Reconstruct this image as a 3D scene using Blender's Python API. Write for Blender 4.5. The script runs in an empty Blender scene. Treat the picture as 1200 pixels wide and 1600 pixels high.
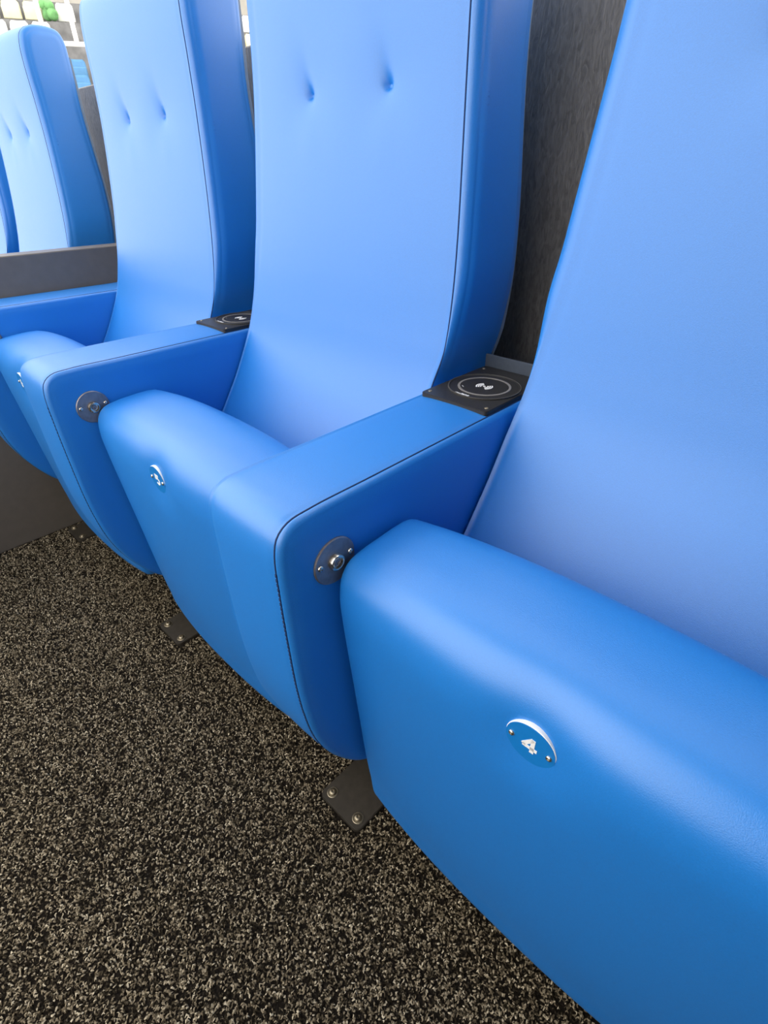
import bpy, bmesh, math, random
import numpy as np
from mathutils import Matrix, Vector

random.seed(4)
rng = np.random.default_rng(11)
SC = bpy.context.scene
COL = SC.collection

# ------------------------------------------------------------------ camera
cam_d = bpy.data.cameras.new('camera')
cam = bpy.data.objects.new('camera', cam_d)
COL.objects.link(cam)
cam_d.sensor_fit = 'HORIZONTAL'
cam_d.sensor_width = 36.0
cam_d.lens = 818.96 / 1200.0 * 36.0
cam_d.clip_start = 0.02
RX = Vector((0.7240136, 0.6897198, -0.0095330))          # image right
RY = Vector((0.3729621, -0.4030573, -0.8357297))         # image down
RZ = Vector((-0.5802617, 0.6015242, -0.5490583))         # view direction
M = Matrix.Identity(4)
for i in range(3):
    M[i][0] = RX[i]; M[i][1] = -RY[i]; M[i][2] = -RZ[i]
M[0][3], M[1][3], M[2][3] = 0.3743, -0.1941, 0.9018
cam.matrix_world = M
SC.camera = cam

# ------------------------------------------------------------------ world and light
world = bpy.data.worlds.new('sky')
SC.world = world
world.use_nodes = True
wb = world.node_tree.nodes['Background']
wb.inputs['Color'].default_value = (1.0, 0.965, 0.925, 1)
wb.inputs['Strength'].default_value = 3.0
SC.view_settings.view_transform = 'Standard'
SC.view_settings.look = 'None'
SC.view_settings.gamma = 1.0
SC.view_settings.use_curve_mapping = False
SC.view_settings.exposure = 0.0

# ------------------------------------------------------------------ materials
def new_mat(name):
    m = bpy.data.materials.new(name); m.use_nodes = True
    nt = m.node_tree
    return m, nt, nt.nodes['Principled BSDF']

def plain(name, col, rough=0.5, metal=0.0, spec=0.5, noise=0.0, nscale=200.0, bump=0.0, bscale=400.0):
    m, nt, b = new_mat(name)
    b.inputs['Base Color'].default_value = (*col, 1)
    b.inputs['Roughness'].default_value = rough
    b.inputs['Metallic'].default_value = metal
    b.inputs['Specular IOR Level'].default_value = spec
    tc = nt.nodes.new('ShaderNodeTexCoord')
    if noise > 0:
        n = nt.nodes.new('ShaderNodeTexNoise'); n.inputs['Scale'].default_value = nscale
        n.inputs['Detail'].default_value = 3
        nt.links.new(tc.outputs['Object'], n.inputs['Vector'])
        r = nt.nodes.new('ShaderNodeValToRGB')
        r.color_ramp.elements[0].position = 0.3; r.color_ramp.elements[1].position = 0.7
        r.color_ramp.elements[0].color = (*[c * (1 - noise) for c in col], 1)
        r.color_ramp.elements[1].color = (*[min(1, c * (1 + noise)) for c in col], 1)
        nt.links.new(n.outputs['Fac'], r.inputs['Fac'])
        nt.links.new(r.outputs['Color'], b.inputs['Base Color'])
    if bump > 0:
        n2 = nt.nodes.new('ShaderNodeTexNoise'); n2.inputs['Scale'].default_value = bscale
        n2.inputs['Detail'].default_value = 2
        nt.links.new(tc.outputs['Object'], n2.inputs['Vector'])
        bp = nt.nodes.new('ShaderNodeBump'); bp.inputs['Strength'].default_value = bump
        bp.inputs['Distance'].default_value = 0.001
        nt.links.new(n2.outputs['Fac'], bp.inputs['Height'])
        nt.links.new(bp.outputs['Normal'], b.inputs['Normal'])
    return m

VINYL = plain('blue_vinyl', (0.006, 0.205, 0.66), rough=0.43, spec=1.0, noise=0.05, nscale=900, bump=0.16, bscale=1300)
VINYL.node_tree.nodes['Principled BSDF'].inputs['IOR'].default_value = 1.52
SEAM = plain('seam_thread', (0.010, 0.034, 0.12), rough=0.8, noise=0.2, nscale=900)
BACKSHELL = plain('back_shell', (0.20, 0.27, 0.36), rough=0.45, noise=0.05)
BLACKPL = plain('black_plastic', (0.022, 0.021, 0.020), rough=0.48, noise=0.25, nscale=500, bump=0.2, bscale=1600)
RINGGREY = plain('ring_grey', (0.24, 0.23, 0.22), rough=0.5, noise=0.15, nscale=600)
WHITEPRINT = plain('white_print', (0.96, 0.96, 0.95), rough=0.5, noise=0.03)
LIPMETAL = plain('slate_metal', (0.055, 0.07, 0.095), rough=0.5, noise=0.08)
DISCMETAL = plain('gunmetal', (0.30, 0.275, 0.275), rough=0.42, metal=0.75, noise=0.15, nscale=120, bump=0.1)
STEEL = plain('bright_steel', (0.72, 0.68, 0.60), rough=0.22, metal=1.0, noise=0.05)
SOCKET = plain('dark_socket', (0.02, 0.018, 0.016), rough=0.6)
BRASS = plain('dull_screw', (0.36, 0.31, 0.22), rough=0.4, metal=0.9, noise=0.15)
FOOTMETAL = plain('bronze_painted_steel', (0.052, 0.044, 0.033), rough=0.5, metal=0.2, noise=0.15, nscale=90, bump=0.1)
PLAQUE = plain('plaque_blue', (0.004, 0.20, 0.60), rough=0.35, noise=0.02)
PLAQUEWHITE = plain('plaque_white_core', (0.90, 0.92, 0.92), rough=0.4)
PARTITION = plain('taupe_laminate', (0.165, 0.145, 0.122), rough=0.42, noise=0.06, nscale=40, bump=0.1, bscale=500)

def wall_material():
    m, nt, b = new_mat('charcoal_textured_panel')
    tc = nt.nodes.new('ShaderNodeTexCoord')
    mp = nt.nodes.new('ShaderNodeMapping')
    mp.inputs['Scale'].default_value = (1.0, 1.0, 0.28)
    nt.links.new(tc.outputs['Object'], mp.inputs['Vector'])
    n = nt.nodes.new('ShaderNodeTexNoise'); n.inputs['Scale'].default_value = 190
    n.inputs['Detail'].default_value = 5; n.inputs['Distortion'].default_value = 1.2
    nt.links.new(mp.outputs['Vector'], n.inputs['Vector'])
    r = nt.nodes.new('ShaderNodeValToRGB')
    r.color_ramp.elements[0].position = 0.3; r.color_ramp.elements[1].position = 0.75
    r.color_ramp.elements[0].color = (0.095, 0.088, 0.080, 1)
    r.color_ramp.elements[1].color = (0.19, 0.178, 0.165, 1)
    nt.links.new(n.outputs['Fac'], r.inputs['Fac'])
    nt.links.new(r.outputs['Color'], b.inputs['Base Color'])
    b.inputs['Roughness'].default_value = 0.34
    bp = nt.nodes.new('ShaderNodeBump'); bp.inputs['Strength'].default_value = 0.5
    bp.inputs['Distance'].default_value = 0.0025
    nt.links.new(n.outputs['Fac'], bp.inputs['Height'])
    nt.links.new(bp.outputs['Normal'], b.inputs['Normal'])
    return m
WALLMAT = wall_material()

CARPET_RAMP = [(0.0, (0.010, 0.0070, 0.0035)), (0.30, (0.030, 0.023, 0.013)), (0.54, (0.17, 0.135, 0.086)),
               (0.80, (0.36, 0.298, 0.20)), (1.0, (0.70, 0.61, 0.44))]

def ramp_from(nt, stops):
    r = nt.nodes.new('ShaderNodeValToRGB')
    e = r.color_ramp.elements
    e[0].position = stops[0][0]; e[0].color = (*stops[0][1], 1)
    e[1].position = stops[-1][0]; e[1].color = (*stops[-1][1], 1)
    for p, c in stops[1:-1]:
        k = e.new(p); k.color = (*c, 1)
    return r

def carpet_base_material():
    m, nt, b = new_mat('carpet_base')
    tc = nt.nodes.new('ShaderNodeTexCoord')
    n = nt.nodes.new('ShaderNodeTexNoise'); n.inputs['Scale'].default_value = 230; n.inputs['Detail'].default_value = 2
    nt.links.new(tc.outputs['Object'], n.inputs['Vector'])
    r = ramp_from(nt, [(0.3, (0.004, 0.003, 0.002)), (0.6, (0.014, 0.011, 0.008)), (0.8, (0.09, 0.076, 0.056))])
    nt.links.new(n.outputs['Fac'], r.inputs['Fac'])
    nt.links.new(r.outputs['Color'], b.inputs['Base Color'])
    b.inputs['Roughness'].default_value = 0.95
    b.inputs['Specular IOR Level'].default_value = 0.1
    bp = nt.nodes.new('ShaderNodeBump'); bp.inputs['Strength'].default_value = 0.8; bp.inputs['Distance'].default_value = 0.003
    nt.links.new(n.outputs['Fac'], bp.inputs['Height']); nt.links.new(bp.outputs['Normal'], b.inputs['Normal'])
    return m

def carpet_pile_material():
    m, nt, b = new_mat('carpet_pile')
    a = nt.nodes.new('ShaderNodeAttribute'); a.attribute_name = 'tint'
    r = ramp_from(nt, CARPET_RAMP)
    nt.links.new(a.outputs['Fac'], r.inputs['Fac'])
    nt.links.new(r.outputs['Color'], b.inputs['Base Color'])
    b.inputs['Roughness'].default_value = 0.75
    b.inputs['Specular IOR Level'].default_value = 0.12
    return m
CARPETBASE = carpet_base_material()
CARPETPILE = carpet_pile_material()
CONCRETE = plain('pale_concrete', (0.42, 0.40, 0.35), rough=0.8, noise=0.12, nscale=3)
CEILMAT = plain('grey_shade_slab', (0.45, 0.45, 0.45), rough=0.8, noise=0.04, nscale=4)
DARKWALL = plain('dark_shade_wall', (0.05, 0.047, 0.045), rough=0.6, noise=0.06, nscale=6)
CREAM = plain('cream_plastic', (0.72, 0.68, 0.46), rough=0.5, noise=0.08, nscale=8)
WHITEP = plain('white_plastic', (0.85, 0.85, 0.80), rough=0.45, noise=0.04, nscale=8)
SKYBLUE = plain('pale_blue_plastic', (0.075, 0.24, 0.46), rough=0.45, noise=0.05, nscale=8)
WHITEPAINT = plain('white_paint', (0.86, 0.86, 0.80), rough=0.5, noise=0.03, nscale=5)
GREENM = plain('green_cloth', (0.16, 0.40, 0.14), rough=0.8, noise=0.3, nscale=6)
GREYC = plain('slate_concrete', (0.20, 0.20, 0.20), rough=0.8, noise=0.25, nscale=5)

# ------------------------------------------------------------------ helpers
def tag(o, label=None, cat=None, group=None, kind=None):
    if label: o['label'] = label
    if cat: o['category'] = cat
    if group: o['group'] = group
    if kind: o['kind'] = kind
    return o

def link(name, mesh, mat=None, parent=None, smooth=True):
    if mat is not None and not mesh.materials:
        mesh.materials.append(mat)
    if smooth:
        mesh.polygons.foreach_set('use_smooth', [True] * len(mesh.polygons))
    o = bpy.data.objects.new(name, mesh); COL.objects.link(o)
    if parent is not None: o.parent = parent
    return o

def thing(name, loc, label, cat, group=None):
    o = bpy.data.objects.new(name, None); COL.objects.link(o)
    o.empty_display_size = 0.05
    o.location = loc
    return tag(o, label, cat, group)

def copy_part(src, parent):
    c = src.copy(); COL.objects.link(c); c.parent = parent
    return c

def catmull(pts, step, closed=True):
    """smooth curve through pts, resampled every ~step"""
    P = np.array(pts, float); n = len(P)
    out = []
    rngi = range(n) if closed else range(n - 1)
    for i in rngi:
        if closed:
            p0, p1, p2, p3 = P[(i - 1) % n], P[i], P[(i + 1) % n], P[(i + 2) % n]
        else:
            p0, p1, p2, p3 = P[max(i - 1, 0)], P[i], P[i + 1], P[min(i + 2, n - 1)]
        d01 = max(np.linalg.norm(p1 - p0), 1e-6) ** .5; d12 = max(np.linalg.norm(p2 - p1), 1e-6) ** .5; d23 = max(np.linalg.norm(p3 - p2), 1e-6) ** .5
        if not closed and i == 0: d01 = d12; p0 = p1 - (p2 - p1)
        if not closed and i == n - 2: d23 = d12; p3 = p2 + (p2 - p1)
        t0 = 0; t1 = d01; t2 = t1 + d12; t3 = t2 + d23
        for t in np.linspace(t1, t2, 24, endpoint=False):
            A1 = (t1 - t) / (t1 - t0) * p0 + (t - t0) / (t1 - t0) * p1
            A2 = (t2 - t) / (t2 - t1) * p1 + (t - t1) / (t2 - t1) * p2
            A3 = (t3 - t) / (t3 - t2) * p2 + (t - t2) / (t3 - t2) * p3
            B1 = (t2 - t) / (t2 - t0) * A1 + (t - t0) / (t2 - t0) * A2
            B2 = (t3 - t) / (t3 - t1) * A2 + (t - t1) / (t3 - t1) * A3
            out.append((t2 - t) / (t2 - t1) * B1 + (t - t1) / (t2 - t1) * B2)
    if not closed: out.append(P[-1])
    Q = np.array(out)
    if closed: Q = np.vstack([Q, Q[:1]])
    s = np.concatenate([[0], np.cumsum(np.linalg.norm(np.diff(Q, axis=0), axis=1))])
    m = max(8, int(round(s[-1] / step)))
    tt = np.linspace(0, s[-1], m + (0 if closed else 1), endpoint=not closed)
    return np.stack([np.interp(tt, s, Q[:, k]) for k in range(Q.shape[1])], axis=1)

def outline_normals(prof):
    t = np.roll(prof, -1, 0) - np.roll(prof, 1, 0)
    t /= np.linalg.norm(t, axis=1)[:, None]
    n = np.stack([t[:, 1], -t[:, 0]], axis=1)
    area = 0.5 * np.sum(prof[:, 0] * np.roll(prof[:, 1], -1) - np.roll(prof[:, 0], -1) * prof[:, 1])
    return n if area > 0 else -n                       # outward

def cushion(name, prof, xl, xr, r, ts, crown=0.0, bulge=0.002, cap=0.012, nb=7, disp=None, groove=0.0, axis=None, kx=None):
    """upholstered body: side outline prof (y,z) swept across x between seams xl(z) and xr(z), rounded past each seam by r"""
    nrm = outline_normals(prof)
    N = len(prof)
    inward, room = -nrm, np.full(N, 9.0)
    if axis is not None:                               # pull towards the spine of the outline so that insets never cross
        ax = catmull(axis, 0.004, closed=False)
        D = np.linalg.norm(prof[:, None, :] - ax[None], axis=2); k = D.argmin(1)
        inward = ax[k] - prof; room = np.linalg.norm(inward, axis=1); inward = inward / room[:, None]
    st = []                                            # (side, t, dx, inset)
    rl, rr = r if isinstance(r, tuple) else (r, r)
    r = rl
    caps = lambda r: [(r + cap, bulge), (r + cap * .5, bulge * .8), (r + 0.001, bulge * .15)]
    for ins, b in caps(rl): st.append((-1, 0, -(r + b), ins))
    for k in range(nb + 1):
        th = math.pi / 2 * k / nb
        st.append((-1, 0, -r * math.cos(th), r * (1 - math.sin(th)) + (groove if k == nb else 0)))
    for t in ts: st.append((0, t, 0, 0))
    r = rr
    for k in range(nb + 1):
        th = math.pi / 2 * (1 - k / nb)
        st.append((1, 1, r * math.cos(th), r * (1 - math.sin(th)) + (groove if k == 0 else 0)))
    for ins, b in reversed(caps(rr)): st.append((1, 1, (r + b), ins))
    V = []
    for side, t, dx, ins in st:
        yz = prof + inward * np.minimum(ins, room * 0.9)[:, None]
        if side == 0 and crown:
            cr = crown * (1 - abs(2 * t - 1) ** 2.4)
            yz = prof + nrm * cr
        z = prof[:, 1]
        L, Rr = xl(z), xr(z)
        x = L + (Rr - L) * t + dx * (kx(z) if kx is not None else 1.0)
        v = np.stack([x, yz[:, 0], yz[:, 1]], axis=1)
        if side == 0 and disp is not None:
            d = disp(x, z) * np.clip(-nrm[:, 0] * 1.5 - .3, 0, 1)
            v[:, 1] += nrm[:, 0] * d; v[:, 2] += nrm[:, 1] * d
        V.append(v)
    S = len(V)
    verts = np.vstack(V)
    faces = []
    for s in range(S - 1):
        a = s * N; b = (s + 1) * N
        for i in range(N):
            j = (i + 1) % N
            faces.append((a + i, b + i, b + j, a + j))
    faces.append(tuple(range(N)))
    faces.append(tuple(range((S - 1) * N + N - 1, (S - 1) * N - 1, -1)))
    me = bpy.data.meshes.new(name)
    me.from_pydata(verts.tolist(), [], faces)
    bm = bmesh.new(); bm.from_mesh(me); bmesh.ops.recalc_face_normals(bm, faces=bm.faces)
    bmesh.ops.triangulate(bm, faces=[f for f in bm.faces if len(f.verts) > 4], ngon_method='BEAUTY')
    bm.to_mesh(me); bm.free()
    return me

def tube(name, pts, rad, sides=6, closed=False):
    P = np.array(pts, float); n = len(P)
    T = np.gradient(P, axis=0)
    if closed: T = np.roll(P, -1, 0) - np.roll(P, 1, 0)
    T /= np.linalg.norm(T, axis=1)[:, None]
    V = []; F = []
    for p, t in zip(P, T):
        a = np.cross(t, (1, 0, 0)); 
        if np.linalg.norm(a) < 1e-3: a = np.cross(t, (0, 1, 0))
        a /= np.linalg.norm(a); b = np.cross(t, a)
        for k in range(sides):
            w = 2 * math.pi * k / sides
            V.append(p + rad * (math.cos(w) * a + math.sin(w) * b))
    m = n if closed else n - 1
    for i in range(m):
        j = (i + 1) % n
        for k in range(sides):
            l = (k + 1) % sides
            F.append((i * sides + k, i * sides + l, j * sides + l, j * sides + k))
    if not closed:
        F.append(tuple(range(sides - 1, -1, -1))); F.append(tuple(range((n - 1) * sides, n * sides)))
    me = bpy.data.meshes.new(name); me.from_pydata([tuple(v) for v in V], [], F)
    return me

def bm_mesh(name, bm, recalc=True):
    if recalc: bmesh.ops.recalc_face_normals(bm, faces=bm.faces)
    me = bpy.data.meshes.new(name); bm.to_mesh(me); bm.free()
    return me

def bm_box(bm, lo, hi, bev=0.0, seg=2):
    x0, y0, z0 = lo; x1, y1, z1 = hi
    r = bmesh.ops.create_cube(bm, size=1.0)
    for v in r['verts']:
        v.co = Vector((x0 + (v.co.x + .5) * (x1 - x0), y0 + (v.co.y + .5) * (y1 - y0), z0 + (v.co.z + .5) * (z1 - z0)))
    if bev > 0:
        ed = list({e for v in r['verts'] for e in v.link_edges})
        bmesh.ops.bevel(bm, geom=ed, offset=bev, segments=seg, affect='EDGES', profile=0.5)

def box_mesh(name, lo, hi, bev=0.0, seg=2):
    bm = bmesh.new(); bm_box(bm, lo, hi, bev, seg); return bm_mesh(name, bm)

def lathe_mesh(name, prof, seg=40, mat4=None, ring=False):
    """prof: (radius, height) list, revolved about local z"""
    V = []; F = []
    for r, h in prof:
        for k in range(seg):
            a = 2 * math.pi * k / seg
            V.append((r * math.cos(a), r * math.sin(a), h))
    for i in range(len(prof) - 1):
        for k in range(seg):
            l = (k + 1) % seg
            F.append((i * seg + k, i * seg + l, (i + 1) * seg + l, (i + 1) * seg + k))
    if ring:
        n = (len(prof) - 1) * seg
        for k in range(seg): F.append((n + k, n + (k + 1) % seg, (k + 1) % seg, k))
    else:
        F.append(tuple(range(seg - 1, -1, -1))); F.append(tuple(range((len(prof) - 1) * seg, len(prof) * seg)))
    me = bpy.data.meshes.new(name); me.from_pydata(V, [], F)
    bm = bmesh.new(); bm.from_mesh(me); bmesh.ops.recalc_face_normals(bm, faces=bm.faces); bm.to_mesh(me); bm.free()
    if mat4 is not None: me.transform(mat4)
    return me

def sharp_by_angle(me, deg=35):
    bm = bmesh.new(); bm.from_mesh(me)
    for e in bm.edges:
        if len(e.link_faces) == 2 and e.calc_face_angle(0) > math.radians(deg): e.smooth = False
    bm.to_mesh(me); bm.free()
    return me

def frame(origin, xax, yax, zax):
    m = Matrix.Identity(4)
    for i in range(3):
        m[i][0], m[i][1], m[i][2], m[i][3] = xax[i], yax[i], zax[i], origin[i]
    return m

def screw_mesh(name, r, h, slot_mat_faces=True):
    """small domed screw head with a recessed slot"""
    bm = bmesh.new()
    seg = 18
    prof = [(r, 0), (r * .95, h * .55), (r * .7, h * .92), (r * .38, h), (r * .34, h * .5), (r * .02, h * .45)]
    rings = []
    for rr, hh in prof:
        rings.append([bm.verts.new((rr * math.cos(2 * math.pi * k / seg), rr * math.sin(2 * math.pi * k / seg), hh)) for k in range(seg)])
    for a, b in zip(rings[:-1], rings[1:]):
        for k in range(seg): bm.faces.new((a[k], a[(k + 1) % seg], b[(k + 1) % seg], b[k]))
    bm.faces.new(rings[-1]); bm.faces.new(list(reversed(rings[0])))
    return sharp_by_angle(bm_mesh(name, bm), 40)

# ------------------------------------------------------------------ the setting
P = 0.58                       # seat spacing
WALL_Y = 0.65
PX0, PX1 = -1.283, -1.225      # side partition

def structure(name, me, mat, smooth=False):
    o = link(name, me, mat, None, smooth); o['kind'] = 'structure'
    return o

structure('floor', box_mesh('floor', (-6.0, -1.25, -0.12), (3.0, WALL_Y, 0.0)), CARPETBASE)
structure('wall_back', box_mesh('wall_back', (-6.0, WALL_Y, -0.12), (3.0, WALL_Y + 0.09, 1.115), 0.003, 2), WALLMAT)
structure('front_shade_wall', box_mesh('front_shade_wall', (-6.0, -1.35, -0.12), (3.0, -1.25, 0.58), 0.004, 2), DARKWALL)  # unseen parapet, added; its height sets how dim the lower fronts are
structure('right_shade_wall', box_mesh('right_shade_wall', (0.74, -1.25, 0.0), (0.82, WALL_Y, 2.75), 0.004, 2), DARKWALL)  # unseen wall, added close beside the row to shade the nearest seat
structure('shade_ceiling', box_mesh('shade_ceiling', (-1.6, -0.60, 2.75), (3.0, 0.74, 2.87), 0.004, 2), CEILMAT)  # unseen slab, added to block overhead sky; edges cut back to shape the light
structure('ground', box_mesh('ground', (-40.0, WALL_Y + 0.09, -0.30), (8.0, 30.0, -0.12)), CONCRETE)

# carpet pile: short curled tufts over the part of the floor in view
def carpet_pile():
    cx, cy = [], []
    for x0, x1, y0, y1, dens in ((PX1 + 0.004, 0.735, -0.60, 0.50, 112000), (PX1 + 0.004, 0.735, -1.24, -0.60, 60000), (-2.7, PX0 - 0.004, -0.9, 0.45, 34000)):
        m_ = int((x1 - x0) * (y1 - y0) * dens)
        cx.append(rng.uniform(x0, x1, m_)); cy.append(rng.uniform(y0, y1, m_))
    cx = np.concatenate(cx); cy = np.concatenate(cy); n = len(cx)
    keep = np.ones(n, bool)
    for ax_ in (0.0, -0.58, -1.16): keep &= ~((np.abs(cx - ax_) < 0.048) & (cy > 0.073) & (cy < 0.363))
    cx, cy = cx[keep], cy[keep]; n = len(cx)
    a = rng.uniform(0, 2 * np.pi, n)
    L = rng.uniform(0.0026, 0.0056, n); w = rng.uniform(0.0007, 0.0014, n); h = rng.uniform(0.0012, 0.0048, n)
    dx, dy = np.cos(a), np.sin(a); nx, ny = -dy, dx
    bend = rng.uniform(-.5, .5, n) * L
    V = np.zeros((n, 6, 3))
    for k, (s, hh, ww) in enumerate([(-.5, .15, .6), (0.05, 1.0, 1.0), (.5, .35, .55)]):
        px = cx + dx * L * s + (nx * bend if k == 1 else 0)
        py = cy + dy * L * s + (ny * bend if k == 1 else 0)
        tilt = rng.uniform(-.4, .4, n) * w
        for j, sg in enumerate((-1, 1)):
            V[:, k * 2 + j, 0] = px + nx * w * ww * sg
            V[:, k * 2 + j, 1] = py + ny * w * ww * sg
            V[:, k * 2 + j, 2] = 0.0004 + h * hh + tilt * sg
    base = (np.arange(n) * 6)[:, None]
    quads = np.concatenate([base + np.array([0, 1, 3, 2]), base + np.array([2, 3, 5, 4])], axis=1).reshape(-1, 4)
    me = bpy.data.meshes.new('carpet_pile')
    me.vertices.add(n * 6); me.vertices.foreach_set('co', V.reshape(-1))
    me.loops.add(len(quads) * 4); me.loops.foreach_set('vertex_index', quads.reshape(-1).astype(np.int32))
    me.polygons.add(len(quads)); me.polygons.foreach_set('loop_start', np.arange(0, len(quads) * 4, 4, dtype=np.int32))
    me.update(calc_edges=True)
    tint = np.clip(rng.beta(1.35, 1.35, n), 0, 1)
    at = me.attributes.new('tint', 'FLOAT', 'POINT'); at.data.foreach_set('value', np.repeat(tint, 6).astype(np.float32))
    o = link('carpet_pile', me, CARPETPILE, None, True)
    tag(o, 'speckled charcoal and tan carpet pile on the floor in front of the seats', 'carpet', kind='stuff')
carpet_pile()

part = link('side_partition', box_mesh('side_partition', (PX0, -0.85, 0.0), (PX1, WALL_Y, 0.735), 0.003, 2), PARTITION, None, False)
tag(part, 'dark taupe partition panel standing between the numbered seats and the next group of seats', 'partition')

# ------------------------------------------------------------------ armrests
AX = 0.0525
arm_prof = catmull([(0.30, 0.648), (0.12, 0.648), (0.045, 0.648), (0.018, 0.645), (0.005, 0.635), (0.0, 0.618), (-0.001, 0.57), (0.0, 0.50), (0.002, 0.44),
                    (0.006, 0.394), (0.015, 0.341), (0.031, 0.294), (0.052, 0.254), (0.082, 0.214), (0.125, 0.184), (0.18, 0.168), (0.26, 0.162),
                    (0.38, 0.162), (0.445, 0.168), (0.462, 0.19), (0.466, 0.24), (0.466, 0.45), (0.466, 0.60), (0.463, 0.638), (0.45, 0.648), (0.40, 0.648)], 0.006)
ME_ARM = cushion('armrest_body', arm_prof, lambda z: -AX + 0 * z, lambda z: AX + 0 * z, 0.008, np.linspace(0.04, 0.96, 17), crown=0.0022, bulge=0.0018, cap=0.014, groove=0.0012)
nrm_arm = outline_normals(arm_prof)
def seam_on(prof, nrm, xfun, rad, inset, cond, name):
    idx = [i for i in range(len(prof)) if cond(prof[i])]
    # contiguous run
    br = [k for k in range(len(idx)) if idx[(k + 1) % len(idx)] != (idx[k] + 1) % len(prof)]
    if br and br[0] != len(idx) - 1: idx = idx[br[0] + 1:] + idx[:br[0] + 1]
    pts = [(xfun(prof[i][1]), prof[i][0] - nrm[i][0] * inset, prof[i][1] - nrm[i][1] * inset) for i in idx]
    return tube(name, pts, rad), pts
in_front = lambda q: q[1] > 0.60 or q[0] < 0.2
ME_SEAM_R, seam_pts = seam_on(arm_prof, nrm_arm, lambda z: AX, 0.0010, 0.0006, in_front, 'arm_seam')
ME_SEAM_L, _ = seam_on(arm_prof, nrm_arm, lambda z: -AX - 0.0078, 0.0008, 0.0075, in_front, 'arm_seam')

def stitch_mesh(side):
    bm = bmesh.new()
    pts = [p for p in seam_pts if p[2] < 0.60 and p[2] > 0.30]
    P_ = np.array(pts); s = np.concatenate([[0], np.cumsum(np.linalg.norm(np.diff(P_, axis=0), axis=1))])
    for d in np.arange(0.0, s[-1], 0.0058):
        a = np.array([np.interp(d, s, P_[:, k]) for k in range(3)])
        b = np.array([np.interp(min(d + 0.0034, s[-1]), s, P_[:, k]) for k in range(3)])
        if np.linalg.norm(b - a) < 1e-4: continue
        a[0] = b[0] = side * (AX + 0.0004)
        t = Vector(b - a).normalized(); nn = Vector((0, -1, 0)); sx = Vector((1, 0, 0))
        vs = []
        for e, q in ((0, a), (1, b)):
            for u, v in ((-1, -1), (1, -1), (1, 1), (-1, 1)):
                vs.append(bm.verts.new(Vector(q) + sx * 0.0010 * u + nn * (0.0006 * v + 0.0008)))
        bm.faces.new(vs[0:4]); bm.faces.new(vs[4:8])
        for k in range(4): bm.faces.new((vs[k], vs[(k + 1) % 4], vs[4 + (k + 1) % 4], vs[4 + k]))
    return bm_mesh('stitching', bm)
ME_STITCH_R = stitch_mesh(1)

# hinge cover: round plate with bolt and two screws, on the right side of the arm
SIDE_X = AX + 0.008 + 0.0018
HY, HZ, HR = 0.059, 0.5845, 0.0258
side_frame = lambda y, z, dx=0.0: frame((SIDE_X + dx, y, z), (0, 1, 0), (0, 0, 1), (1, 0, 0))
ME_HINGE = sharp_by_angle(lathe_mesh('hinge_cover', [(HR, -0.002), (HR, 0.0012), (HR * .965, 0.0022), (HR * .6, 0.0025), (0.001, 0.0026)], 56, side_frame(HY, HZ)), 30)
ME_BOLT = sharp_by_angle(lathe_mesh('bolt', [(0.0092, 0.0), (0.0092, 0.0022), (0.0084, 0.0042), (0.0068, 0.0050), (0.0060, 0.0046), (0.0056, 0.0016), (0.0001, 0.0014)], 36, side_frame(HY, HZ, 0.0022)), 40)
ME_BOLTCORE = sharp_by_angle(lathe_mesh('bolt_core', [(0.0042, 0), (0.0042, 0.0012), (0.0032, 0.0020), (0.0022, 0.0020), (0.0018, 0.0008), (0.0001, 0.0007)], 24, side_frame(HY, HZ, 0.0036)), 40)
ME_HSCREW = screw_mesh('hinge_screw', 0.0032, 0.0022)

# wireless charging pad on the rear of the arm
PY0, PY1 = 0.320, 0.4685
PZ = 0.6538
def rounded_rect_prism(name, x0, x1, y0, y1, z0, z1, r, bev=0.0008):
    bm = bmesh.new()
    pts = []
    for cx_, cy_, a0 in ((x1 - r, y1 - r, 0), (x0 + r, y1 - r, 90), (x0 + r, y0 + r, 180), (x1 - r, y0 + r, 270)):
        for k in range(7):
            a = math.radians(a0 + 90 * k / 6); pts.append((cx_ + r * math.cos(a), cy_ + r * math.sin(a)))
    b = [bm.verts.new((x, y, z0)) for x, y in pts]; t = [bm.verts.new((x, y, z1)) for x, y in pts]
    n = len(pts)
    bm.faces.new(list(reversed(b))); top = bm.faces.new(t)
    for k in range(n): bm.faces.new((b[k], b[(k + 1) % n], t[(k + 1) % n], t[k]))
    bmesh.ops.recalc_face_normals(bm, faces=bm.faces)
    if bev: bmesh.ops.bevel(bm, geom=list(top.edges), offset=bev, segments=2, affect='EDGES')
    return sharp_by_angle(bm_mesh(name, bm), 40)
ME_PAD = rounded_rect_prism('charging_pad', -AX + 0.0005, AX - 0.0005, PY0, PY1, 0.640, PZ, 0.006)
CY = 0.391
topf = lambda x, y, z: Matrix.Translation((x, y, z))
ME_PADDISC = sharp_by_angle(lathe_mesh('charging_disc', [(0.0488, -0.001), (0.0488, 0.0010), (0.0478, 0.0016), (0.0462, 0.0016), (0.0455, 0.0009), (0.0001, 0.0009)], 64, topf(0, CY, PZ)), 25)
ME_PADRING = sharp_by_angle(lathe_mesh('charging_ring', [(0.0355, 0), (0.0355, 0.0007), (0.0325, 0.0007), (0.0325, 0.0)], 64, topf(0, CY, PZ + 0.0008), True), 25)
ME_PADRIM = sharp_by_angle(lathe_mesh('disc_rim', [(0.0486, 0), (0.0486, 0.0006), (0.0476, 0.0006), (0.0476, 0.0)], 64, topf(0, CY, PZ + 0.0014), True), 25)
RIMGREY = plain('rim_grey', (0.09, 0.086, 0.08), rough=0.5, noise=0.2, nscale=300)
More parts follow.
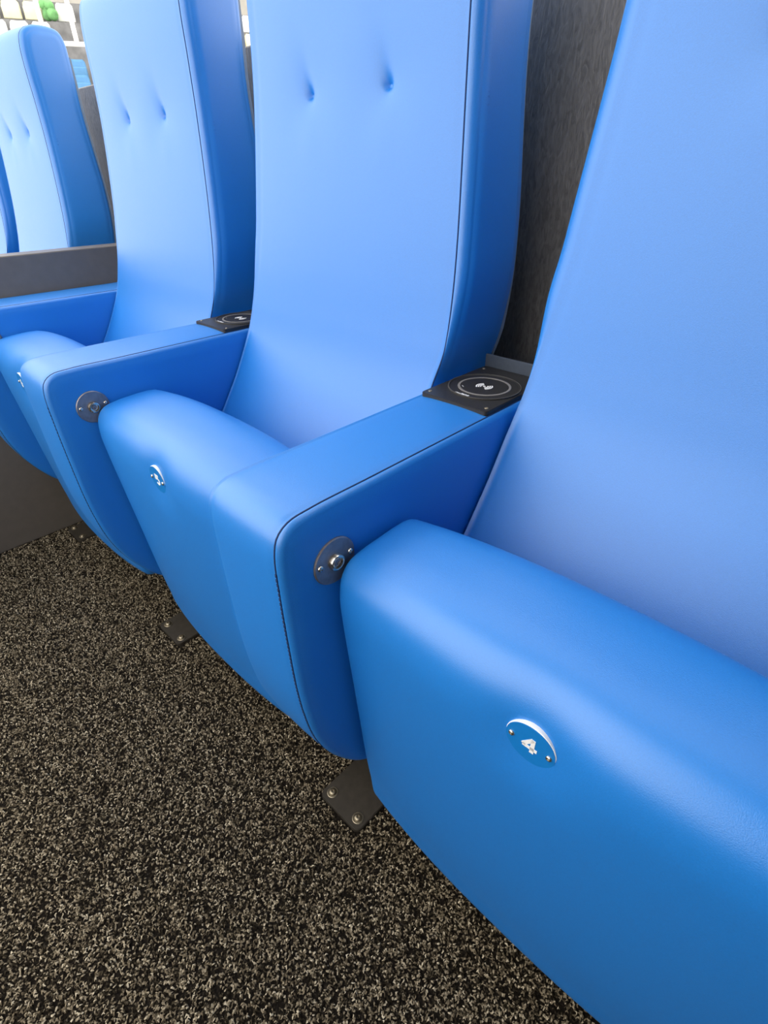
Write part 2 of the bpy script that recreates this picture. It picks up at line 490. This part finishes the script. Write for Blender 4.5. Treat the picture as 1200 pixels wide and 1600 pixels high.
ME_LIP = box_mesh('rear_lip', (-AX, 0.4685, 0.60), (AX, 0.4725, 0.671), 0.0008, 1)
ME_PADSCREW = screw_mesh('pad_screw', 0.0026, 0.0010)

def strokes_mesh(name, strokes, width, z0, th):
    """flat printed marks: each stroke a polyline drawn with the given width"""
    bm = bmesh.new()
    for st in strokes:
        st = np.array(st, float)
        w = width
        T = np.gradient(st, axis=0) if len(st) > 2 else np.repeat((st[1] - st[0])[None], 2, 0)
        T /= np.linalg.norm(T, axis=1)[:, None]
        Nn = np.stack([-T[:, 1], T[:, 0]], axis=1)
        lo = [[bm.verts.new((*(p + n * w * s), z)) for s in (-.5, .5)] for z in (z0,) for p, n in zip(st, Nn)]
        hi = [[bm.verts.new((*(p + n * w * s), z0 + th)) for s in (-.5, .5)] for p, n in zip(st, Nn)]
        for i in range(len(st) - 1):
            bm.faces.new((hi[i][0], hi[i + 1][0], hi[i + 1][1], hi[i][1]))
            bm.faces.new((lo[i][0], hi[i][0], hi[i][1], lo[i][1])) if i == 0 else None
            bm.faces.new((lo[i][0], lo[i + 1][0], hi[i + 1][0], hi[i][0]))
            bm.faces.new((lo[i][1], hi[i][1], hi[i + 1][1], lo[i + 1][1]))
        bm.faces.new((lo[-1][0], lo[-1][1], hi[-1][1], hi[-1][0]))
    return bm_mesh(name, bm)

def arc(cx_, cy_, r, a0, a1, n=9, sq=1.0):
    return [(cx_ + r * math.cos(math.radians(a)), cy_ + sq * r * math.sin(math.radians(a))) for a in np.linspace(a0, a1, n)]
icon = [arc(0, CY, 0.0050, 125, 235), arc(0, CY, 0.0078, 125, 235), arc(0, CY, 0.0106, 128, 232),
        arc(0, CY, 0.0050, -55, 55), arc(0, CY, 0.0078, -55, 55), arc(0, CY, 0.0106, -52, 52),
        arc(0, CY, 0.0010, 0, 350, 10)]
ME_ICON = strokes_mesh('wireless_icon', icon, 0.0019, PZ + 0.0008, 0.0003)
def wordmark():
    out = []; x = -0.0195; y0 = CY - 0.0445; h = 0.0030; sl = 0.0010
    def S(pts): out.append([(x + px + sl * py / h, y0 + py) for px, py in pts])
    for k in range(7):
        if k in (0, 2): S([(0, h), (0, 0.0006), (0.0012, 0), (0.0022, 0.0006), (0.0022, h)])
        elif k in (1, 5): S([(0, 0), (0, h), (0.0012, h * 1.05), (0.0022, h * .8), (0.0022, 0)])
        elif k == 3: S([(0.0008, 0), (0.0008, h * 1.5)])
        else: S([(0.0022, h * .9), (0.0010, h), (0, h * .5), (0.0010, 0), (0.0022, h * .15), (0.0022, h * .7)])
        x += 0.0024 if k == 3 else 0.0038
    return out
ME_WORD = strokes_mesh('wordmark', wordmark(), 0.0013, PZ + 0.0007, 0.0003)
ME_LED = strokes_mesh('indicator_dots', [[(-0.0245 + 0.0018 * k, CY - 0.0165 - 0.0014 * k + 0.00004 * k * k), (-0.0236 + 0.0018 * k, CY - 0.0170 - 0.0014 * k)] for k in range(3)], 0.0010, PZ + 0.0007, 0.0003)

# foot: steel base plate on the carpet with two bolts, and the post that carries the arm
ME_FOOT = rounded_rect_prism('foot_plate', -0.0465, 0.0465, 0.0755, 0.36, 0.0, 0.0085, 0.010, 0.0012)
ME_POST = box_mesh('post', (-0.030, 0.19, 0.006), (0.030, 0.33, 0.175), 0.004, 2)
ME_FSCREW = screw_mesh('foot_bolt', 0.0068, 0.0040)
ME_FWASHER = sharp_by_angle(lathe_mesh('washer', [(0.0098, 0), (0.0098, 0.0008), (0.0090, 0.0013), (0.0040, 0.0013), (0.0040, 0.0)], 28, None, True), 30)

def make_arm(x, label, pad=True):
    a = thing('armrest', (x, 0, 0), label, 'armrest', 'upholstered armrests along the row')
    link('armrest_body', ME_ARM, VINYL, a)
    link('seam', ME_SEAM_R, SEAM, a); link('seam', ME_SEAM_L, SEAM, a)
    s = link('stitching', ME_STITCH_R, SEAM, a, False); s['kind'] = 'stuff'
    h = link('hinge_cover', ME_HINGE, DISCMETAL, a)
    b = link('bolt', ME_BOLT, STEEL, h); link('bolt_core', ME_BOLTCORE, DISCMETAL, h)
    for sy in (-0.0192, 0.0192):
        o = link('screw', ME_HSCREW, STEEL, h)
        o.matrix_local = frame((SIDE_X + 0.0022, HY + sy, HZ + 0.002), (0, 1, 0), (0, 0, 1), (1, 0, 0))
    if pad:
        p = link('charging_pad', ME_PAD, BLACKPL, a); p['label'] = 'black plastic charging pad with a grey ring'
        link('charging_disc', ME_PADDISC, BLACKPL, p); link('charging_ring', ME_PADRING, RINGGREY, p)
        link('disc_rim', ME_PADRIM, RIMGREY, p)
        link('wireless_icon', ME_ICON, WHITEPRINT, p, False); link('wordmark', ME_WORD, WHITEPRINT, p, False)
        link('indicator_dots', ME_LED, WHITEPRINT, p, False)
        for px, py in ((-0.0445, PY0 + 0.011), (0.0445, PY0 + 0.011), (-0.0445, PY1 - 0.014), (0.0445, PY1 - 0.014)):
            o = link('pad_screw', ME_PADSCREW, BRASS, p); o.location = (px, py, PZ)
        link('rear_lip', ME_LIP, LIPMETAL, a, False)
    f = link('foot_plate', ME_FOOT, FOOTMETAL, a); f['label'] = 'dark bronze steel foot plate bolted to the carpet'
    link('post', ME_POST, FOOTMETAL, a, False)
    for fx in (-0.031, 0.031):
        w = link('washer', ME_FWASHER, BRASS, f); w.location = (fx, 0.092, 0.0083)
        o = link('foot_bolt', ME_FSCREW, BRASS, f); o.location = (fx, 0.092, 0.0092)
    return a
make_arm(0.0, 'blue armrest with a black charging pad between seat number 4 and seat number 5')
make_arm(-P, 'blue armrest with a black charging pad on the left of seat number 5')
make_arm(-2 * P, 'blue armrest fixed against the dark taupe partition panel', pad=False)

# ------------------------------------------------------------------ seats
XC = P / 2                                    # seat centre relative to the armrest on its left
def lin(z, a, b, za, zb): return a + (b - a) * np.clip((z - za) / (zb - za), 0, 1)

# backrest, local x = 0 on the seat's centre line
back_prof = catmull([(0.215, 0.36), (0.225, 0.42), (0.250, 0.472), (0.278, 0.510), (0.327, 0.582), (0.360, 0.645), (0.376, 0.70), (0.389, 0.77), (0.403, 0.88), (0.412, 0.985),
                     (0.414, 1.05), (0.414, 1.12), (0.417, 1.160), (0.424, 1.182), (0.438, 1.194), (0.458, 1.2005), (0.480, 1.2015), (0.502, 1.199), (0.516, 1.192), (0.524, 1.175),
                     (0.526, 1.15), (0.525, 1.10), (0.523, 1.04), (0.526, 0.94), (0.527, 0.86), (0.518, 0.75), (0.502, 0.66), (0.49, 0.55), (0.44, 0.44), (0.36, 0.36), (0.29, 0.335), (0.235, 0.335)], 0.006)
def sstep(z, a, b):
    t = np.clip((z - a) / (b - a), 0, 1); return t * t * (3 - 2 * t)
def BL(z): return -0.2235 + 0.0275 * sstep(z, 0.60, 0.84) + 0.026 * sstep(z, 0.74, 1.20)      # front panel seams
def BR(z): return 0.2235 + 0.0085 * sstep(z, 0.64, 0.70) - 0.020 * sstep(z, 0.70, 1.05)
def KX(z): return 0.10 + 0.90 * sstep(z, 0.652, 0.80)  # the cushion only swells past its seams above the armrests
BTN = [(0.018 - 0.075, 0.986), (0.018 + 0.075, 0.986)]
def back_disp(x, z):
    d = np.zeros_like(x)
    for bx, bz in BTN:
        dx = x - bx; dz = z - bz
        rr = np.hypot(dx, dz)
        d += -0.0085 * np.exp(-(rr / 0.0085) ** 1.0)
        # pinched fold running up from the button, leaning to the left, and a soft puff below
        up = np.clip(dz, 0, None)
        fold = np.exp(-((dx + 0.22 * up) / (0.007 + 0.25 * up)) ** 2) * np.exp(-up / 0.030) * (dz > -0.004)
        d += -0.0055 * fold * np.clip((dz + 0.004) / 0.006, 0, 1)
        d += 0.0009 * np.exp(-(dx / 0.022) ** 2 - ((dz + 0.042) / 0.034) ** 2)
        d += -0.0035 * np.exp(-(rr / 0.05) ** 2)
    return d
tb = set(np.linspace(0.02, 0.98, 61).tolist())
for bx, _ in BTN:
    tc_ = (bx + 0.19) / 0.402
    for k in np.linspace(-0.045, 0.045, 31): tb.add(float(tc_ + k))
tb = np.array(sorted(tb))
# densify the outline around the buttons
def densify(prof, z0, z1, k):
    out = []
    n = len(prof)
    for i in range(n):
        out.append(prof[i]); j = (i + 1) % n
        if prof[i][0] < 0.45 and z0 < prof[i][1] < z1:
            for m in range(1, k): out.append(prof[i] + (prof[j] - prof[i]) * m / k)
    return np.array(out)
back_prof_d = densify(back_prof, 0.955, 1.04, 4)
ME_BACK = cushion('backrest', back_prof_d, BL, BR, (0.030, 0.013), tb, crown=0.006, bulge=0.003, cap=0.012, nb=9, disp=back_disp, groove=0.0012, kx=KX,
                  axis=[(0.29, 0.40), (0.36, 0.48), (0.42, 0.60), (0.455, 0.72), (0.473, 0.86), (0.479, 1.0), (0.477, 1.10), (0.475, 1.145)])
nrm_back = outline_normals(back_prof)
cond_b = lambda q: q[1] > 0.62 and not (q[0] > 0.44 and q[1] < 1.02)
ME_BSEAM_R, _ = seam_on(back_prof, nrm_back, lambda z: float(BR(np.array(z))), 0.0010, 0.0007, lambda q: q[1] > 0.55, 'back_seam')
ME_BSEAM_L, _ = seam_on(back_prof, nrm_back, lambda z: float(BL(np.array(z))) - 0.0288 * float(KX(np.array(z))), 0.0010, 0.024, lambda q: q[1] > 0.66, 'back_seam')
# rear shell: a thin board following the rear of the backrest
def shell_mesh():
    pts = [(0.482, 0.56), (0.506, 0.655), (0.522, 0.75), (0.530, 0.86), (0.529, 0.94), (0.527, 1.04), (0.528, 1.10), (0.528, 1.145)]
    c = catmull(pts, 0.02, closed=False)
    V = []; F = []
    for y, z in c:
        k = float(KX(np.array(z))); l = float(BL(np.array(z))) - 0.012 * k; r = float(BR(np.array(z))) + 0.0055 * k
        for x, yy in ((l, y - 0.009), (r, y - 0.009), (r, y + 0.001), (l, y + 0.001)): V.append((x, yy, z))
    for i in range(len(c) - 1):
        for k in range(4): F.append((i * 4 + k, i * 4 + (k + 1) % 4, i * 4 + 4 + (k + 1) % 4, i * 4 + 4 + k))
    F.append((3, 2, 1, 0)); n = (len(c) - 1) * 4; F.append((n, n + 1, n + 2, n + 3))
    me = bpy.data.meshes.new('rear_shell'); me.from_pydata(V, [], F); return sharp_by_angle(me, 40)
ME_SHELL = shell_mesh()
ME_BUTTON = lathe_mesh('button', [(0.0030, -0.002), (0.0032, 0.0), (0.0024, 0.0008), (0.0001, 0.0010)], 16, frame((0, 0, 0), (1, 0, 0), (0, 0, 1), (0, -1, 0)))

# folded-up seat pan
PLX, PLZ = 0.002, 0.545
pan_prof = catmull([(0.100, 0.128), (0.090, 0.140), (0.083, 0.19), (0.076, 0.25), (0.067, 0.35), (0.059, 0.44), (0.053, 0.51), (0.0515, 0.545), (0.056, 0.570), (0.068, 0.584), (0.088, 0.5895),
                    (0.115, 0.592), (0.142, 0.5925), (0.160, 0.590), (0.171, 0.580), (0.177, 0.56), (0.182, 0.50), (0.190, 0.35), (0.196, 0.20), (0.197, 0.15), (0.190, 0.132), (0.17, 0.126), (0.13, 0.125)], 0.006)
PH = 0.209
def pan_disp(x, z):
    rr = np.hypot(x - PLX, (z - PLZ))
    d = -0.0080 * np.exp(-(rr / 0.036) ** 2)
    d += 0.0 * x
    return d
ME_PAN = cushion('seat_pan', pan_prof, lambda z: -PH + 0 * z, lambda z: PH + 0 * z, 0.014, np.linspace(0.012, 0.988, 73), crown=0.0135, bulge=0.001, cap=0.006, disp=pan_disp,
                 axis=[(0.142, 0.175), (0.135, 0.25), (0.126, 0.40), (0.117, 0.50), (0.115, 0.545)])

# number plaque: blue face on a white core, two screws, engraved white digit
PLY = 0.0472
plf = frame((PLX, PLY, PLZ), (1, 0, 0), (0, -0.045, 0.999), (0, -0.999, -0.045))
ME_PLAQUE = sharp_by_angle(lathe_mesh('number_plaque', [(0.0205, -0.006), (0.0208, 0.0030), (0.0204, 0.0034), (0.0001, 0.0034)], 56), 30)
ME_PLFACE = sharp_by_angle(lathe_mesh('plaque_face', [(0.0202, 0.0), (0.0202, 0.0007), (0.0001, 0.0007)], 56), 30)
ME_PLSCREW = screw_mesh('plaque_screw', 0.0026, 0.0016)
def digit_mesh(ch):
    """bold rounded numeral drawn with a broad stroke, about 14 mm tall"""
    if ch == '4':
        st = [[(0.0018, 0.0066), (-0.0040, -0.0012), (-0.0046, -0.0024)], [(-0.0050, -0.0026), (0.0, -0.0026), (0.0052, -0.0026)], [(0.0018, 0.0070), (0.0018, 0.0), (0.0018, -0.0068)]]
    elif ch == '5':
        st = [[(0.0042, 0.0058), (0.0, 0.0058), (-0.0036, 0.0058)], [(-0.0028, 0.0070), (-0.0030, 0.003), (-0.0032, -0.0002)],
              [(-0.0034, 0.0008)] + arc(0.0, -0.0018, 0.0040, 115, -140, 14)]
    else:
        st = [arc(0.0, -0.0024, 0.0036, 0, 359, 20), [(0.0022, 0.0066), (-0.0004, 0.0044), (-0.0026, 0.0014), (-0.0036, -0.0022)]]
    return strokes_mesh('digit', [[(x * 1.18, y * 1.18) for x, y in q] for q in st], 0.0034, 0.0, 0.0004)

ME_BAR = tube('hinge_bar', [(-0.2275, 0.21, 0.30), (-0.1, 0.21, 0.30), (0.1, 0.21, 0.30), (0.2275, 0.21, 0.30)], 0.014, 12)

def make_seat(x, digit, label, group):
    s = thing('folding_seat', (x, 0, 0), label, 'seat', group)
    b = link('backrest', ME_BACK, VINYL, s)
    link('seam', ME_BSEAM_R, SEAM, b); link('seam', ME_BSEAM_L, SEAM, b)
    for bx, bz in BTN:
        o = link('button', ME_BUTTON, VINYL, b)
        y = 0.4125 - 0.006 + 0.0145
        o.location = (bx, y, bz)
    link('rear_shell', ME_SHELL, BACKSHELL, b)
    link('seat_pan', ME_PAN, VINYL, s)
    link('hinge_bar', ME_BAR, FOOTMETAL, s)
    if digit:
        p = link('number_plaque', ME_PLAQUE, PLAQUEWHITE, s); p['label'] = 'round blue plaque with a white edge and white number ' + digit
        p.matrix_local = plf
        f = link('plaque_face', ME_PLFACE, PLAQUE, p); f.location = (0, 0, 0.0032)
        d = link('digit', digit_mesh(digit), WHITEPRINT, p, False); d.location = (0, 0.0, 0.0038)
        for sx in (-0.0155, 0.0155):
            o = link('plaque_screw', ME_PLSCREW, STEEL, p); o.location = (sx, 0.0, 0.0038)
    return s
G1 = 'blue folding seats in the numbered row'; G2 = 'blue folding seats beyond the partition'
make_seat(XC, '4', 'large blue folding seat bearing number 4, nearest in the row', G1)
make_seat(XC - P, '5', 'blue folding seat bearing number 5, between the two charging pads', G1)
make_seat(XC - 2 * P, '6', 'blue folding seat just on the near side of the dark partition', G1)
X7 = XC - 2 * P - 0.768
make_seat(X7, None, 'blue folding seat whose whole rounded top shows, just beyond the dark partition', G2)
make_seat(X7 - P, None, 'blue folding seat showing only a sliver at the left edge of the photo', G2)

# ------------------------------------------------------------------ far stand behind the rear wall
AZ = math.radians(153.0)
dB = Vector((math.cos(AZ), math.sin(AZ), 0)); dR = Vector((dB.y, -dB.x, 0))
CAMP = Vector((0.3743, -0.1941, 0))
def far_pt(az, dist, z):
    """point of the stand's row at depth dist seen in compass direction az"""
    a = math.radians(az); d = Vector((math.cos(a), math.sin(a), 0))
    k = dist / d.dot(dB)
    p = CAMP + d * k; return Vector((p.x, p.y, z))
ROWS = [(17.0, 2.30), (17.7, 2.66), (18.5, 3.46), (19.2, 3.94), (19.9, 4.42)]     # depth and tread height
def terrace():
    bm = bmesh.new()
    prof = [(16.6, -0.12)]
    for k, (d, z) in enumerate(ROWS):
        d0 = d - 0.35; prof += [(d0, prof[-1][1]), (d0, z)]
    prof += [(20.9, ROWS[-1][1]), (20.9, -0.12)]
    prof = prof[1:]
    A, B = [], []
    for d, z in prof:
        for lst, u in ((A, -6.5), (B, 6.5)):
            p = CAMP + dB * d + dR * u; lst.append(bm.verts.new((p.x, p.y, z)))
    n = len(prof)
    for i in range(n): bm.faces.new((A[i], A[(i + 1) % n], B[(i + 1) % n], B[i]))
    bm.faces.new(A); bm.faces.new(list(reversed(B)))
    return bm_mesh('terrace', bm)
structure('terrace', terrace(), GREYC)
def far_wall():
    bm = bmesh.new(); bm_box(bm, (-6.5, 20.9, -0.12), (6.5, 21.2, 6.5))
    me = bm_mesh('far_wall', bm); me.transform(frame((CAMP.x, CAMP.y, 0), dR, dB, (0, 0, 1))); return me
structure('wall_far', far_wall(), CONCRETE)

def shell_back(w, h):
    """moulded plastic seat back: a rounded, slightly dished panel"""
    bm = bmesh.new(); nx, nz = 8, 8
    grid = {}
    for s in (0, 1):
        for i in range(nx + 1):
            for j in range(nz + 1):
                u = i / nx * 2 - 1; v = j / nz
                ww = w / 2 * (1 - 0.10 * v ** 3) * (1 if v < .85 else math.sqrt(max(0, 1 - ((v - .85) / .15) ** 2 * 0.35)))
                x = u * ww; z = h * v; y = 0.05 * (u * u) * -1 + 0.10 * v + s * 0.025
                grid[s, i, j] = bm.verts.new((x, y, z))
    for i in range(nx):
        for j in range(nz):
            bm.faces.new((grid[0, i, j], grid[0, i + 1, j], grid[0, i + 1, j + 1], grid[0, i, j + 1]))
            bm.faces.new((grid[1, i, j], grid[1, i, j + 1], grid[1, i + 1, j + 1], grid[1, i + 1, j]))
    for i in range(nx):
        for j in (0, nz): bm.faces.new((grid[0, i, j], grid[1, i, j], grid[1, i + 1, j], grid[0, i + 1, j]))
    for j in range(nz):
        for i in (0, nx): bm.faces.new((grid[0, i, j], grid[0, i, j + 1], grid[1, i, j + 1], grid[1, i, j]))
    return bm_mesh('far_seat_back', bm)
ME_FBACK = {}; ME_FPAN = {}; ME_FLEG = {}
for key, mat in (('cream', CREAM), ('white', WHITEP), ('blue', SKYBLUE)):
    m = shell_back(0.40, 0.36 if key != 'blue' else 0.40); m.transform(Matrix.Translation((0, 0, 0.06))); m.materials.append(mat); ME_FBACK[key] = m
    m = box_mesh('far_seat_pan', (-0.19, -0.10, 0.05), (0.19, -0.05, 0.30), 0.02, 2); m.materials.append(mat); ME_FPAN[key] = m
    m = box_mesh('far_seat_bracket', (-0.05, -0.08, 0.0), (0.05, 0.04, 0.08), 0.005, 1); m.materials.append(GREYC); ME_FLEG[key] = m
def far_seat(row, az, key, label, group):
    d, z = ROWS[row]
    p = far_pt(az, d, z)
    t = thing('stadium_seat', p, label, 'seat', group)
    t.rotation_euler.z = math.atan2(dR.y, dR.x)
    link('backrest', ME_FBACK[key], None, t); link('seat', ME_FPAN[key], None, t); link('bracket', ME_FLEG[key], None, t, False)
    return t
gB = 'pale blue seats of the far stand'; gC = 'cream seats of the far stand'; gW = 'white seats of the far stand'
for row in (0, 1):
    far_seat(row, 157.75, 'blue', 'pale blue plastic seat far behind, %s of the two glimpsed below the white rail' % ('lower', 'upper')[row], gB)
for az, w in ((162.3, 'leftmost'), (160.9, 'middle'), (159.5, 'rightmost')): far_seat(2, az, 'white', w + ' of the three front white plastic seats in the far stand', gW)
for az, w in ((145.6, 'left'), (144.2, 'right')): far_seat(2, az, 'cream', w + ' one of two cream far stand seats glimpsed above the rear wall', gC)
for az, w in ((162.5, 'leftmost'), (161.1, 'middle'), (159.75, 'rightmost')): far_seat(3, az, 'cream', w + ' of the three cream plastic seats behind white ones in the far stand', gC)
far_seat(3, 157.65, 'white', 'white plastic seat in the far stand beside the green bundle', gW)
far_seat(3, 144.3, 'white', 'white plastic seat in the far stand just right of the second nearest seat back', gW)

def far_box(name, az, dist, z0, z1, w, d, mat, label, cat, group=None):
    me = box_mesh(name, (-w / 2, -d / 2, 0), (w / 2, d / 2, z1 - z0), min(w, d) * .15, 2)
    o = link(name, me, mat, None, False); o.location = far_pt(az, dist, z0); o.rotation_euler.z = math.atan2(dR.y, dR.x)
    return tag(o, label, cat, group)
rail = thing('railing', far_pt(153.0, 16.40, 0.0), 'long white rail along the front of the far stand above the pale blue seats', 'railing')
rail.rotation_euler.z = math.atan2(dR.y, dR.x)
link('top_rail', box_mesh('top_rail', (-3.6, -0.03, 3.16), (3.6, 0.03, 3.24), 0.008, 2), WHITEPAINT, rail, False)
ME_RSUP = box_mesh('rail_post', (-0.04, -0.028, -0.12), (0.04, 0.028, 3.17), 0.008, 2)
for u in (-3.3, -0.45, 1.2, 3.3):
    o = link('rail_post', ME_RSUP, WHITEPAINT, rail, False); o.location = (u, 0, 0)
for az, lab in ((157.35, 'white post in the far stand nearest the pale blue seats'), (159.4, 'white post in the far stand left of the green bundle'), (145.2, 'pale post in the far stand seen above the rear wall')):
    far_box('post', az, 16.40, 3.24, 6.2, 0.09, 0.06, WHITEPAINT, lab, 'post', 'posts of the far stand')
bm = bmesh.new()
for k in range(7):
    r = bmesh.ops.create_icosphere(bm, subdivisions=2, radius=0.10 + 0.03 * random.random())
    off = Vector((random.uniform(-.12, .12), random.uniform(-.08, .08), random.uniform(0.1, .34)))
    for v in r['verts']: v.co += off
gb = link('green_bundle', bm_mesh('green_bundle', bm), GREENM, None); gb.location = far_pt(158.72, 18.98, 3.94)
tag(gb, 'small rounded green bundle among the seats of the far stand', 'bundle')
